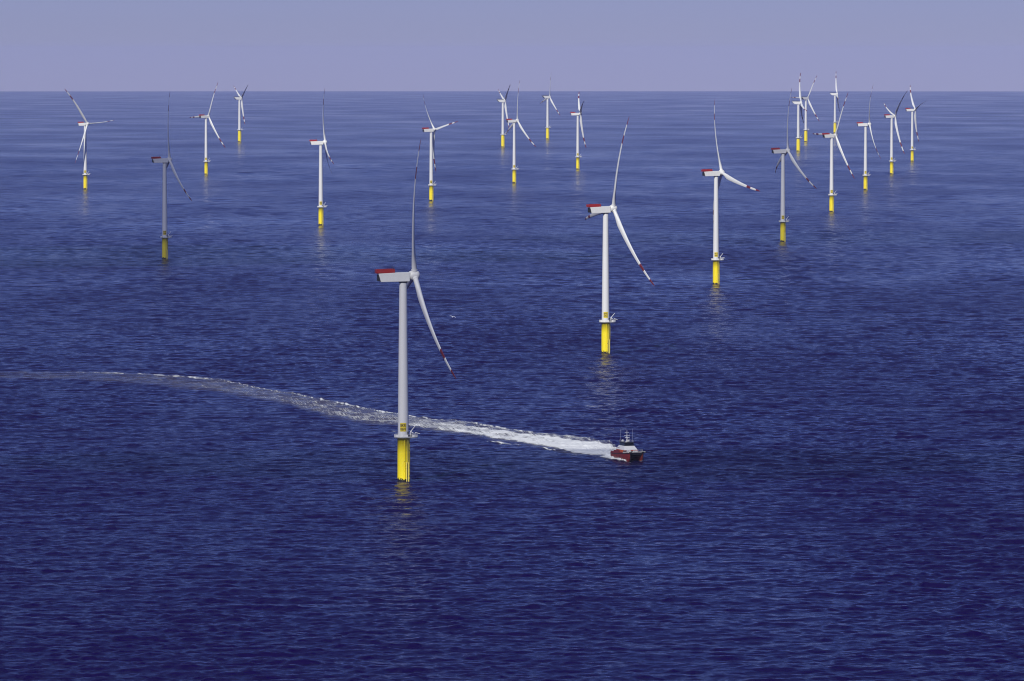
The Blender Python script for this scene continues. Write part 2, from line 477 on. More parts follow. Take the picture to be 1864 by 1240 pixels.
# ------------------------------------------------------------------ wind turbines
# key: (type, x, y, z, yaw, rotor, prebend, in-plane bend angle, blade radius, hub overhang, chord pitch, code, label)
TURB = [
 ('F', 1, -44.6, 2437.8, -0.41, -12.2, 104.8, 4.8, 0, 56.8, 4.8, 8, '06N', 'nearest and largest wind turbine, grey tower, foam wake passing behind its yellow base'),
 ('L', 1, 54.8, 3482.1, -0.83, -22.8, 98.7, 5.7, 0, 56.5, 5.0, 12, '07N', 'white wind turbine second in size, with one short blade tip poking out under its nacelle'),
 ('M', 1, 155.2, 4526.6, -1.40, -20.8, 16.5, 6.0, 0, 56.7, 4.7, 12, '08N', 'large white wind turbine with one blade reaching out right, a little below level'),
 ('N', 1, 252.9, 5557.4, -2.11, -19.1, 113.0, 6.3, 0, 57.6, 5.0, 12, '09N', 'grey shaded wind turbine with a dark blade tip left of its tower, right row'),
 ('O', 1, 354.8, 6609.6, -2.99, -28.3, 89.5, 3.4, 0, 54.5, 5.1, 14, '10N', 'white wind turbine whose raised blade crosses a far yellow foundation'),
 ('S', 1, 456.6, 7691.9, -4.05, -3.0, 95.9, 6.8, 0, 55.1, 5.3, 4, '11N', 'white wind turbine with a very thin grey blade straight up, in the right row'),
 ('T', 1, 556.8, 8735.5, -5.23, -18.2, 70.7, 5.5, 0, 56.3, 5.3, 75, '12N', 'white wind turbine, dark curved blade up right, short bright blade up left'),
 ('U', 1, 659.0, 9807.6, -6.60, -10.6, 44.6, 5.0, 0, 55.2, 5.2, 75, '13N', 'rightmost wind turbine, white blade up and a short dark blade to the right'),
 ('B', 1, -296.3, 5079.2, -1.77, -16.9, 113.8, 4.4, 0, 57.4, 4.4, 8, '06M', 'dull grey wind turbine in cloud shade with olive yellow base, in the left half'),
 ('E', 1, -195.6, 6090.8, -2.54, -3.5, 7.0, 5.1, 0, 54.6, 4.5, 10, '07M', 'bright white wind turbine with two short overlapping blades pointing down right'),
 ('G', 1, -96.5, 7111.3, -3.45, -26.3, 40.6, 5.8, 0, 54.0, 4.4, 30, '08M', 'white wind turbine with one blade rising right, its rotor spread like a tilted Y'),
 ('I', 1, 3.0, 8111.4, -4.49, -24.2, 110.4, 4.6, 0, 55.2, 4.9, 14, '09M', 'white wind turbine nearest in the middle cluster, a dark blade crossing behind its tower'),
 ('K', 1, 100.5, 9106.7, -5.66, -3.4, 51.9, 3.9, 0, 53.2, 4.6, 75, '10M', 'white wind turbine with a broad blade straight up and a dark blade beside it'),
 ('A', 1, -554.7, 7739.9, -4.11, 40.5, 87.4, 5.1, -153, 55.2, 4.4, 70, '06L', 'leftmost wind turbine, rotor turned to face the viewer, one blade level to the right'),
 ('C', 1, -447.5, 8710.6, -5.19, -37.4, 93.1, 4.4, 0, 55.0, 4.5, 14, '07L', 'white wind turbine with one blade sticking out flat to the left behind its nacelle'),
 ('D', 2, -553.7, 12102.0, -10.02, -21.3, 61.7, 1.5, 0, 52.6, 4.8, 75, '', 'small distant wind turbine with a V of blades above, left part of the sea'),
 ('H', 2, -17.5, 11373.3, -8.83, -15.3, 66.1, 1.5, 0, 52.3, 4.7, 75, '', 'distant wedge nacelle turbine with a dark blade up right, leftmost of the middle cluster'),
 ('J', 2, 74.8, 12537.3, -10.73, -25.6, 105.2, 2.0, 0, 53.9, 5.0, 20, '', 'distant middle turbine with its upper blade rising highest over the horizon, dark blade down left'),
 ('P', 2, 522.6, 10873.6, -8.09, -2.0, 14.2, 5.0, 0, 55.1, 5.3, 60, '', 'nearer turbine of the close pair in the right group, one blade straight up'),
 ('Q', 2, 597.7, 12118.5, -10.05, -40.0, 88.9, 4.0, 0, 53.5, 5.1, 14, '', 'farther turbine of the close pair, two blades opening to the right like a V'),
 ('R', 2, 737.6, 13605.9, -12.68, 3.0, 19.1, 2.5, 0, 54.9, 5.1, 60, '', 'farthest wind turbine, its yellow base hidden partly behind the nacelle of a nearer one'),
]
HUB = {1: 85.0, 2: 88.3}
TILT = R(5.5)
DECK = {1: 18.6, 2: 24.0}

def cyl_patch(r, a0, a1, z0, z1, n=8, mb=None, mi=0):
    mb = mb or MB()
    vs = []
    for z in (z0, z1):
        for i in range(n+1):
            t = a0 + (a1-a0)*i/n
            vs.append((r*math.cos(t), r*math.sin(t), z))
    mb.add(vs, [(i, i+1, n+2+i, n+1+i) for i in range(n)], mi, True)
    return mb

def foundation(ty, parent):
    m = MB()
    if ty == 1:
        m.lathe([(2.42, -6), (2.42, 12.0), (2.40, 18.0), (2.55, 18.02), (2.55, 18.28), (2.3, 18.3)], 48)
    else:
        m.lathe([(3.3, -6), (3.3, 14.0), (3.1, 19), (2.75, 23.3), (2.6, 23.7)], 40)
    f = m.build('foundation', M['yellow'], parent)
    r0 = 2.42 if ty == 1 else 3.3
    # boat landing: two fender tubes with a ladder between them, J-tube beside
    b = MB()
    for a in (R(-38), R(-60)):
        cx, cyy = (r0+0.5)*math.cos(a), (r0+0.5)*math.sin(a)
        b.tube((cx, cyy, -3), (cx, cyy, 8.4), 0.2, n=10)
        for z in (1.5, 5.0, 8.2):
            b.tube((cx, cyy, z), (cx*0.8, cyy*0.8, z), 0.13, n=6)
    am = R(-49); cx, cyy = (r0+0.4)*math.cos(am), (r0+0.55)*math.sin(am)
    tx, ty_ = -math.sin(am)*0.26, math.cos(am)*0.26
    b.tube((cx-tx, cyy-ty_, -1), (cx-tx, cyy-ty_, DECK[ty]), 0.05, n=6)
    b.tube((cx+tx, cyy+ty_, -1), (cx+tx, cyy+ty_, DECK[ty]), 0.05, n=6)
    for i in range(44):
        z = 0.4*i
        b.tube((cx-tx, cyy-ty_, z), (cx+tx, cyy+ty_, z), 0.025, n=4)
    b.build('boat_landing', M['paleyellow'], parent)
    j = MB()
    for a in (R(-75), R(-10)):
        cx, cyy = (r0+0.22)*math.cos(a), (r0+0.22)*math.sin(a)
        j.tube((cx, cyy, -4), (cx, cyy, DECK[ty]-0.5), 0.13, n=8)
    j.build('cable_tube', M['yellow'], parent)

def platform(ty, parent):
    z = DECK[ty]; k = 1.0 if ty == 1 else 1.25
    outline = []
    for i in range(48):                      # round deck with a laydown area on the +x side
        t = 2*math.pi*i/48
        rr = 3.75*k
        x, y = rr*math.cos(t), rr*math.sin(t)
        if x > 0: x = x*1.0 + 2.2*min(1, x/(2.2*k)); y = y*(1-0.12*min(1, x/4))
        outline.append((x, y))
    n = len(outline)
    m = MB()
    vs = [(x, y, z-0.22) for x, y in outline] + [(x, y, z+0.05) for x, y in outline]
    m.add(vs, [tuple(range(n-1, -1, -1)), tuple(range(n, 2*n))] + [(i, (i+1) % n, n+(i+1) % n, n+i) for i in range(n)])
    # bracing below the deck
    for a in range(0, 360, 45):
        c, s = math.cos(R(a)), math.sin(R(a))
        m.tube((2.4*k*c, 2.4*k*s, z-1.0), (3.5*k*c, 3.5*k*s, z-0.24), 0.09, n=6)
    p = m.build('platform', M['galv'], parent)
    r = MB()
    for i in range(0, n, 2):
        x, y = outline[i]; x *= 0.985; y *= 0.985
        r.tube((x, y, z+0.05), (x, y, z+1.2), 0.05, n=6)
    for h in (0.2, 0.62, 1.18):
        for i in range(n):
            a, b = outline[i], outline[(i+1) % n]
            r.tube((a[0]*0.985, a[1]*0.985, z+h), (b[0]*0.985, b[1]*0.985, z+h), 0.04 if h > 0.3 else 0.09, n=6, caps=False)
    # infill panels on part of the railing
    for i in range(n):
        if (i // 2) % 3 != 1 and 22 < i < 46:
            a, b = outline[i], outline[(i+1) % n]
            vs = [(a[0]*.975, a[1]*.975, z+.25), (b[0]*.975, b[1]*.975, z+.25), (b[0]*.975, b[1]*.975, z+1.1), (a[0]*.975, a[1]*.975, z+1.1)]
            r.add(vs + [(v[0]*.992, v[1]*.992, v[2]) for v in vs], [(0,1,2,3), (7,6,5,4), (0,4,5,1), (3,2,6,7), (0,3,7,4), (1,5,6,2)])
    r.build('railing', M['white'], p)
    e = MB()                                  # cabinets and stores on the deck
    for c_, d_ in (((3.1*k, 0.9, z+0.75), (0.9, 0.7, 1.3)), ((2.7*k, -1.7, z+0.55), (0.5, 0.6, 0.9)), ((4.3*k, -1.2, z+0.5), (0.6, 0.5, 0.8))):
        e = MB(); e.box(c_, d_); e.build('deck_cabinet', M['dark'], p, 0.04)
    # davit crane on the laydown side
    c = MB()
    bx, by = 3.1*k, -1.5
    c.tube((bx, by, z), (bx, by, z+2.3), 0.20, n=10)
    c.box((bx+.02, by, z+2.35), (0.6, 0.5, 0.5))
    c.tube((bx, by, z+2.4), (bx+2.15, by-0.3, z+5.1), 0.19, 0.12, n=8)
    c.tube((bx+.1, by, z+2.3), (bx+1.0, by-.1, z+1.75), 0.16, n=8)
    cr = c.build('davit_crane', M['white'], parent)
    o = MB()
    o.tube((4.9*k, -1.0, z+1.9), (6.9*k, -1.4, z+1.45), 0.14, 0.11, n=8)
    o.tube((4.9*k, -1.0, z+0.05), (4.9*k, -1.0, z+1.95), 0.07, n=6)
    o.build('outreach_beam', M['white'], parent)

def tower(ty, parent):
    z0 = DECK[ty] - 0.3; z1 = HUB[ty] - 2.5 if ty == 1 else HUB[ty] - 3.0
    rb, rt = (2.28, 1.56) if ty == 1 else (2.7, 1.95)
    m = MB(); m.lathe([(rb+(rt-rb)*i/12, z0+(z1-z0)*i/12) for i in range(13)], 56)
    for q in (0.3, 0.64):                    # thin flange joints
        rr = rb+(rt-rb)*q + 0.012; zz = z0+(z1-z0)*q
        m.lathe([(rr, zz-0.05), (rr, zz+0.05)], 56, closed=False)
    t = m.build('tower', M['tower'], parent)
    d = MB()
    cyl_patch(rb*0.995+0.03, R(-42), R(-20), z0+0.45, z0+2.6, 4, d)
    d.build('tower_door', M['dark'], t)
    nl = MB()
    nl.box((rb+0.22, -0.5, z0+4.9), (0.55, 0.4, 0.45)); nl.tube((rb-0.2, -0.4, z0+4.8), (rb+0.2, -0.5, z0+4.8), 0.06, n=6)
    nl.build('navigation_light', M['dark'], t)
    return t

def sign_board(parent, code, ty=1):
    """yellow board wrapped round the tower with the turbine code in black"""
    r = 2.31; zc = DECK[1] + 4.15
    a0, a1 = R(-90-33), R(-90+33)
    m = cyl_patch(r, a0, a1, zc-1.75, zc+1.75, 16)
    cyl_patch(r-0.05, a1, a0, zc-1.75, zc+1.75, 16, m)
    s = m.build('code_sign', M['signyellow'], parent)
    cu = bpy.data.curves.new('code', 'FONT')
    cu.body = 'BKR\n' + code
    cu.size = 1.55; cu.align_x = 'CENTER'; cu.align_y = 'CENTER'; cu.space_line = 0.95; cu.offset = 0.035
    cu.resolution_u = 3
    to = bpy.data.objects.new('tmp', cu); col.objects.link(to)
    dg = bpy.context.evaluated_depsgraph_get(); dg.update()
    me = bpy.data.meshes.new_from_object(to.evaluated_get(dg))
    bpy.data.objects.remove(to)
    import bmesh
    bm = bmesh.new(); bm.from_mesh(me)
    bmesh.ops.triangulate(bm, faces=bm.faces)
    bmesh.ops.subdivide_edges(bm, edges=[e for e in bm.edges if e.calc_length() > 0.35], cuts=2)
    xs = [v.co.x for v in bm.verts]; ys = [v.co.y for v in bm.verts]
    mx, my = (max(xs)+min(xs))/2, (max(ys)+min(ys))/2
    k = 2.35 / (max(xs)-min(xs)); ky = 2.75 / (max(ys)-min(ys))
    for v in bm.verts:
        t = R(-90) + (v.co.x-mx)*k/r; z = zc + (v.co.y-my)*ky
        v.co = ((r+0.02)*math.cos(t), (r+0.02)*math.sin(t), z)
    bm.to_mesh(me); bm.free()
    me.materials.append(M['ink'])
    o = bpy.data.objects.new('lettering', me); col.objects.link(o); o.parent = s

def nacelle(ty, parent, psi):
    H = HUB[ty]
    if ty == 1:
        m = MB()
        m.prism([(-10.6, 1.0), (-9.6, -2.5), (2.35, -2.5), (2.55, 1.25), (-4, 1.25)], -1.95, 1.95)
        n = m.build('nacelle', M['nacelle'], parent, 0.16)
        n.location = (0, 0, H); n.rotation_euler = (0, R(-1.2), -psi)
        g = MB()                             # rear cooler and louvres
        g.box((-10.42, 0, -0.75), (0.5, 3.4, 2.5)); 
        for i in range(6): g.box((-10.72, 0, -1.8+0.42*i), (0.12, 3.2, 0.12))
        g.build('rear_cooler', M['dark'], n)
        h = MB()                             # helicopter hoist platform with solid red sides
        h.box((-7.6, 0, 1.22), (7.7, 3.7, 0.16))
        for y in (-1.85, 1.85):
            h.box((-7.6, y, 1.95), (7.7, 0.08, 1.25))
            for i in range(8): h.tube((-11.35+i*1.07, y, 1.2), (-11.35+i*1.07, y, 2.75), 0.06, n=6)
            h.tube((-11.4, y, 2.74), (-3.8, y, 2.74), 0.06, n=6)
        for x in (-11.42, -3.78):
            h.box((x, 0, 1.95), (0.08, 3.6, 1.25))
        h.build('hoist_platform', M['red'], n)
        a = MB()
        a.tube((-4.4, 0.6, 1.2), (-4.4, 0.6, 3.9), 0.05, n=6); a.tube((-4.9, 0.6, 3.7), (-3.9, 0.6, 3.7), 0.04, n=6)
        a.tube((-4.1, -0.8, 1.2), (-4.1, -0.8, 3.3), 0.12, n=6)
        a.build('weather_mast', M['dark'], n)
        y = MB(); y.lathe([(1.75, H-3.0), (1.8, H-2.48)], 32)
        y.build('yaw_ring', M['dark'], parent)
    else:
        m = MB()
        m.prism([(-11.6, 2.3), (-11.2, 1.6), (-7.6, -2.2), (1.2, -3.2), (3.4, -2.6), (3.8, 2.3)], -2.6, 2.6)
        n = m.build('nacelle', M['nacelle'], parent, 0.3)
        n.location = (0, 0, H); n.rotation_euler = (0, 0, -psi)
        h = MB()
        h.box((-5.0, 0, 2.5), (13.0, 4.4, 0.2))
        for yy in (-2.3, 2.3):
            for z in (2.9, 3.4, 3.9): h.tube((-12, yy, z), (1.5, yy, z), 0.09, n=6)
            for i in range(10): h.tube((-12+1.5*i, yy, 2.4), (-12+1.5*i, yy, 3.9), 0.08, n=6)
        h.build('roof_railing', M['dark'], n)
        g = MB(); g.prism([(-11.75, 1.9), (-7.7, -2.45), (-7.5, -2.3), (-11.45, 2.0)], -2.3, 2.3)  # dark sheet under the sloping rear, standing in for the shadow there
        g.build('rear_shade', M['dark'], n)
    return n

def hub_mesh(ty):
    m = MB()
    k = 1.0 if ty == 1 else 1.2
    m.lathe([(0.9*k, -2.25), (1.7*k, -2.2), (1.95*k, -1.6), (2.05*k, -0.4), (2.02*k, 0.7), (1.8*k, 1.35), (1.35*k, 1.85), (0.7*k, 2.15), (0.02, 2.25)], 40, axis='X')
    for i in range(3):
        a = 2*math.pi*i/3
        d = Vector((0, math.sin(a), math.cos(a)))
        m.tube(d*1.2, d*2.5*k, 1.28*k, 1.25*k, n=28)
    return m.mesh('hub', [M['nacelle']])

def blade_mesh(Rt, pb, beta, pitch, ty):
    """one blade along +z, upwind is +x; the tip bends by pb towards angle beta"""
    m = MB()
    nst, nsec = 34, 20
    kc = 1.0 if ty == 1 else 1.15
    vs = []
    for k in range(nst+1):
        f = (k/nst)**1.0
        z = 1.9 + (Rt-1.9)*f
        q = z/Rt
        root = max(0.0, min(1.0, (q-0.05)/0.16)); root = root*root*(3-2*root)
        chord_af = (3.55*kc)*(1-0.73*max(0, (q-0.20))/0.80) if q > 0.20 else 3.55*kc
        if q > 0.95: chord_af *= max(0.35, 1-((q-0.95)/0.05)**2*0.65)
        thick = 0.54-0.26*min(1, max(0, (q-0.15)/0.6))
        ch = 2.15*(1-root) + chord_af*root
        th = 2.15*(1-root) + chord_af*thick*root
        tw = R(13)*(1-q)**1.6 + R(pitch)
        bend = pb*q**2.6
        ox, oy = bend*math.cos(beta), bend*math.sin(beta)
        for i in range(nsec):
            t = 2*math.pi*i/nsec
            cx = math.cos(t)
            c = ch*0.5*cx - (0.18*ch*root)
            w = th*0.5*math.sin(t)*(1-root*0.55*(0.5-0.5*cx))
            # chord along y (tangential), thickness along x, then turned by twist and pitch
            x = w*math.cos(tw) + c*math.sin(tw); y = c*math.cos(tw) - w*math.sin(tw)
            vs.append((x+ox, y+oy, z))
    o = 0
    for k in range(nst):
        zc = (vs[k*nsec][2] + vs[(k+1)*nsec][2])/2
        d = Rt - zc
        mi = 1 if (d < 5.6 or 11.4 < d < 17.2) else 0
        m.add([], []); 
        for i in range(nsec):
            a, b = k*nsec+i, k*nsec+(i+1) % nsec
            m.f.append([a, b, b+nsec, a+nsec]); m.m.append(mi); m.s.append(True)
    m.v = vs
    m.f.append(list(range(nst*nsec, (nst+1)*nsec))); m.m.append(1); m.s.append(False)
    return m.mesh('blade', [M['blade'], M['bandred']])

proto = {}
for ty in (1, 2):
    root = empty('wind_turbine', (0, 0, 0))
    foundation(ty, root); platform(ty, root); tower(ty, root); nacelle(ty, root, 0.0)
    hb = bpy.data.objects.new('hub', hub_mesh(ty)); col.objects.link(hb); hb.parent = root
    proto[ty] = root

def copy_tree(o, parent=None):
    c = o.copy(); col.objects.link(c); c.parent = parent
    for ch in o.children: copy_tree(ch, c)
    return c

used = set()
for (key, ty, x, y, z, yaw, rot, pb, beta, Rt, ov, pitch, code, label) in TURB:
    if ty in used: root = copy_tree(proto[ty])
    else: root = proto[ty]
    root_is_proto = ty not in used
    psi = R(yaw)
    if root_is_proto:
        TREE = None
    root.location = (x, y, z)
    tag(root, label, 'wind turbine', 'wind turbines standing in the sea')
    if root_is_proto:
        used.add(ty)
        pending = root
    H = HUB[ty]
    rest = [c for c in root.children]
    for c in rest:
        n = c.name.split('.')[0]
        if n == 'nacelle': c.rotation_euler.z = -psi
        if n == 'hub': hub = c
    root['_k'] = key
# second pass: signs, rotors (added after copying so every turbine gets its own)
roots = {o['_k']: o for o in col.objects if o.get('_k')}
for (key, ty, x, y, z, yaw, rot, pb, beta, Rt, ov, pitch, code, label) in TURB:
    root = roots[key]; del root['_k']
    psi = R(yaw); H = HUB[ty]
    a = Vector((math.cos(psi)*math.cos(TILT), -math.sin(psi)*math.cos(TILT), math.sin(TILT)))
    s = Vector((math.sin(psi), math.cos(psi), 0)); u = a.cross(s)
    if u.z < 0: u = -u
    c0 = Vector((0, 0, H)) + ov*Vector((a.x, a.y, 0))
    bm_ = blade_mesh(Rt*1.02, pb*1.05, R(beta), pitch, ty)
    for c in root.children:
        if c.name.split('.')[0] == 'hub':
            t = R(rot)
            rad = math.cos(t)*u + math.sin(t)*s; tan = -math.sin(t)*u + math.cos(t)*s
            c.matrix_local = Matrix(((a.x, tan.x, rad.x, c0.x), (a.y, tan.y, rad.y, c0.y), (a.z, tan.z, rad.z, c0.z), (0, 0, 0, 1)))
    for k in range(3):
        t = R(rot) + k*2*math.pi/3
        rad = math.cos(t)*u + math.sin(t)*s; tan = -math.sin(t)*u + math.cos(t)*s
        b = bpy.data.objects.new('blade', bm_); col.objects.link(b); b.parent = root
        b.matrix_local = Matrix(((a.x, tan.x, rad.x, c0.x), (a.y, tan.y, rad.y, c0.y), (a.z, tan.z, rad.z, c0.z), (0, 0, 0, 1)))
    if ty == 1:
        tw = [c for c in root.children if c.name.split('.')[0] == 'tower'][0]
        sign_board(tw if False else root, code)

# clouds whose shadows lie over the dull turbines
P = {t[0]: (t[2], t[3], t[4]) for t in TURB}
cloud((P['B'][0], P['B'][1], 75), 1650, 230, 190, 60, 0.55, 3)
cloud((P['N'][0], P['N'][1], 80), 1650, 200, 170, 55, 0.28, 5)
cloud((P['F'][0]+4, P['F'][1], 92), 1500, 170, 80, 14, 0.24, 9)

# ------------------------------------------------------------------ crew boat
def crew_boat():
    al = R(70)
    root = empty('crew_boat', (50.2, 2572.5, -0.45 + 0.15), -al)
    tag(root, 'dark red twin hull crew boat with white cabin, running ahead of its foam wake', 'boat')
    hullm = mat('hull_red', (0.24, 0.026, 0.016), 0.3, noise=(0.6, 0.25, 1))
    black = mat('rubber_and_shade_black', (0.008, 0.008, 0.009), 0.5)
    glass = mat('dark_glass', (0.01, 0.012, 0.015), 0.08)
    deckm = mat('deck_cream', (0.62, 0.60, 0.54), 0.6)
    orange = mat('orange_paint', (0.62, 0.10, 0.02), 0.5)
    white = M['white']
    L2 = 10.6
    # two slim hulls, wave piercing bows
    for sgn in (-1, 1):
        m = MB()
        st = [(-10.6, 1.0, 2.2), (-8, 1.05, 2.2), (-2, 1.1, 2.35), (4, 1.05, 2.7), (8, 0.75, 3.1), (9.8, 0.4, 3.3), (10.6, 0.12, 3.4)]
        ring = []
        for (x, hw, dk) in st:
            cyy = sgn*(2.55 if x < 6 else 2.55 + 0.0*x)
            zb = -0.9 if x < 8 else -0.9 + (x-8)*0.5
            ring.append([(x, cyy-hw, dk), (x, cyy-hw*0.98, 1.0), (x-(0.3 if x > 8 else 0), cyy-hw*0.55, zb+0.3), (x-(0.4 if x > 8 else 0), cyy, zb),
                         (x-(0.3 if x > 8 else 0), cyy+hw*0.55, zb+0.3), (x, cyy+hw*0.98, 1.0), (x, cyy+hw, dk)])
        vs = [p for r_ in ring for p in r_]
        n = 7; fs = []
        for k in range(len(st)-1):
            for i in range(n):
                a, b = k*n+i, k*n+(i+1) % n
                fs.append((a, b, b+n, a+n))
        fs.append(tuple(range(n))[::-1]); fs.append(tuple(range((len(st)-1)*n, len(st)*n)))
        m.add(vs, fs, 0, False)
        h = m.build('hull', hullm, root, 0.05)
        f_ = MB()                                 # rubber fender round the bow and along the side
        for k in range(len(st)-1):
            a, b = st[k], st[k+1]
            yo = sgn
            f_.tube((a[0], sgn*(2.55+a[1]), a[2]-0.05), (b[0], sgn*(2.55+b[1]), b[2]-0.05), 0.13, n=8)
        f_.tube((10.65, sgn*2.55-0.5, 3.35), (10.65, sgn*2.55+0.5, 3.35), 0.28, n=10)
        f_.tube((10.7, sgn*2.55, 3.3), (10.35, sgn*2.55, 0.3), 0.2, n=8)
        f_.build('fender', black, h)
        if sgn == -1:
            p = MB()
            for k in range(5): p.tube((-9+3.2*k, -3.68, 1.7), (-9+3.2*k, -3.68, 0.6), 0.05, n=6)
            p.build('rubbing_strip', black, h)
    # bridge deck between the hulls, black in place of the shade in the tunnel
    m = MB()
    m.prism([(-10.5, 1.5), (-10.5, 2.15), (-2, 2.3), (4, 2.62), (8, 3.02), (10.3, 3.3), (10.3, 2.4), (8.5, 1.7)], -2.6, 2.6)
    m.build('bridge_deck', [black], root)
    m = MB()
    m.prism([(-10.5, 2.17), (-10.5, 2.28), (-2, 2.44), (4, 2.78), (8, 3.18), (10.2, 3.44), (10.2, 3.3), (8, 3.04), (4, 2.64), (-2, 2.32)], -3.3, 3.3)
    m.build('deck', deckm, root)
    # bulwarks: dark red aft, low cream forward
    m = MB()
    for s_ in (-1, 1):
        m.prism([(-10.4, 2.2), (-10.4, 3.0), (-7.2, 3.0), (-6.0, 3.6), (-1.0, 3.75), (0.5, 3.3), (4.5, 3.4), (4.5, 2.7)], s_*3.5-0.06, s_*3.5+0.06)
    m.build('bulwark', hullm, root)
    m = MB()
    m.box((10.25, 0, 3.55), (0.16, 6.0, 0.26)); m.prism([(4.5, 2.9), (4.5, 3.3), (10.2, 3.85), (10.2, 3.4)], -3.62, -3.5); m.prism([(4.5, 2.9), (4.5, 3.3), (10.2, 3.85), (10.2, 3.4)], 3.5, 3.62)
    m.build('bow_bulwark', deckm, root)
    m = MB()
    m.box((2.6, -3.45, 3.55), (2.6, 0.35, 0.8)); m.box((0.2, -3.2, 3.5), (1.2, 0.3, 0.6))
    m.build('rescue_gear', orange, root, 0.08)
    m = MB()                                      # foredeck stores and containers
    m.box((5.6, -1.5, 3.5), (1.5, 1.3, 1.0)); m.box((7.4, 0.4, 3.6), (1.2, 1.5, 0.7)); m.box((5.0, 1.6, 3.4), (1.2, 1.1, 0.8))
    m.build('deck_locker', white, root, 0.08)
    # railing on the foredeck
    m = MB()
    pts = [(4.6, -3.4), (6.2, -3.35), (7.8, -3.2), (9.2, -2.9), (10.2, -2.4), (10.4, -0.8), (10.4, 0.8), (10.2, 2.4), (9.2, 2.9), (7.8, 3.2), (6.2, 3.35), (4.6, 3.4)]
    def dz(x): return 2.7 + (x-4)*0.11
    for i, p in enumerate(pts):
        m.tube((*p, dz(p[0])), (*p, dz(p[0])+1.1), 0.05, n=6)
        if i+1 < len(pts):
            q = pts[i+1]
            for h in (0.5, 1.1): m.tube((*p, dz(p[0])+h), (*q, dz(q[0])+h), 0.045, n=6)
    m.build('railing', M['galv'], root)
    # cabin
    m = MB()
    def frustum(m, x0, x1, y, z0, x2, x3, y2, z1, mi=0):
        vs = [(x0, -y, z0), (x1, -y, z0), (x1, y, z0), (x0, y, z0), (x2, -y2, z1), (x3, -y2, z1), (x3, y2, z1), (x2, y2, z1)]
        m.add(vs, [(3,2,1,0),(4,5,6,7),(0,1,5,4),(1,2,6,5),(2,3,7,6),(3,0,4,7)], mi)
    frustum(m, -6.2, 3.6, 2.75, 2.3, -6.0, 3.4, 2.7, 3.75)
    c = m.build('lower_cabin', hullm, root, 0.05)
    m = MB(); frustum(m, -5.6, 3.65, 2.80, 3.05, -5.5, 3.5, 2.76, 3.5); m.build('cabin_window', glass, c)
    m = MB(); m.box((-1.3, 0, 3.86), (9.9, 5.7, 0.2)); m.build('red_stripe', orange, c)
    m = MB(); frustum(m, -6.6, 3.7, 2.75, 3.97, -5.0, 1.9, 2.0, 5.55)
    uc = m.build('upper_cabin', white, root, 0.06)
    m = MB()
    for x in (-4.6, -3.3):
        m.box((x, -2.52, 4.55), (0.9, 0.06, 0.35))
    m.build('vent_grille', mat('vent_grey', (0.25, 0.26, 0.28), 0.6), uc)
    m = MB(); m.box((-7.0, 0, 4.25), (1.6, 4.6, 0.5)); m.build('aft_awning', white, uc, 0.06)
    m = MB(); frustum(m, -4.5, 1.9, 1.95, 5.55, -4.2, 1.5, 1.75, 6.6)
    wh = m.build('wheelhouse', [glass], root, 0.04)
    m = MB(); frustum(m, -5.2, 2.1, 2.0, 6.6, -5.0, 1.7, 1.9, 6.95); m.build('roof', black, wh, 0.03)
    m = MB()
    for k in range(4):
        for s_ in (-1, 1): m.tube((-4.3+1.9*k, s_*1.96, 5.55), (-4.1+1.8*k, s_*1.78, 6.6), 0.05, n=6)
    m.build('window_post', black, wh)
    m = MB()
    for i in range(7):
        x = -4.8+1.05*i
        for s_ in (-1, 1): m.tube((x, s_*1.8, 6.95), (x, s_*1.8, 7.7), 0.04, n=6)
    for s_ in (-1, 1): m.tube((-4.8, s_*1.8, 7.7), (1.5, s_*1.8, 7.7), 0.045, n=6)
    m.build('roof_railing', M['galv'], wh)
    m = MB()
    m.lathe([(0.02, 6.9), (0.5, 6.95), (0.55, 7.4), (0.35, 7.75), (0.02, 7.85)], 16)
    o = m.build('radar_dome', white, root); o.location = (-3.3, -1.0, 0)
    m = MB()
    m.tube((-1.2, 0, 6.9), (-1.2, 0, 9.1), 0.30, 0.2, n=8); m.tube((-1.2, 0, 9.1), (-1.2, 0, 11.6), 0.12, 0.07, n=8)
    m.tube((-1.2, -1.1, 9.6), (-1.2, 1.1, 9.6), 0.10, n=6); m.tube((-1.2, -0.8, 10.8), (-1.2, 0.8, 10.8), 0.08, n=6)
    m.box((-0.9, 0, 8.7), (0.35, 1.7, 0.28)); m.tube((-1.2, 0, 7.8), (-0.4, 0, 8.5), 0.10, n=6)
    m.box((-1.0, 0.4, 7.5), (0.7, 0.9, 0.7)); m.box((0.4, -0.9, 7.2), (0.4, 0.4, 0.5)); m.box((-2.3, 0.8, 7.2), (0.5, 0.5, 0.6))
    m.build('mast', white, root)
    for x, y, h in ((-4.3, -1.6, 12.0), (1.3, 1.4, 12.4), (-2.6, 1.5, 10.2)):
        m = MB(); m.tube((x, y, 6.9), (x, y, h), 0.020, 0.014, n=6)
        m.build('antenna', white, root)
    root.scale = (1.0, 1.14, 1.08)
    return root
boat = crew_boat()

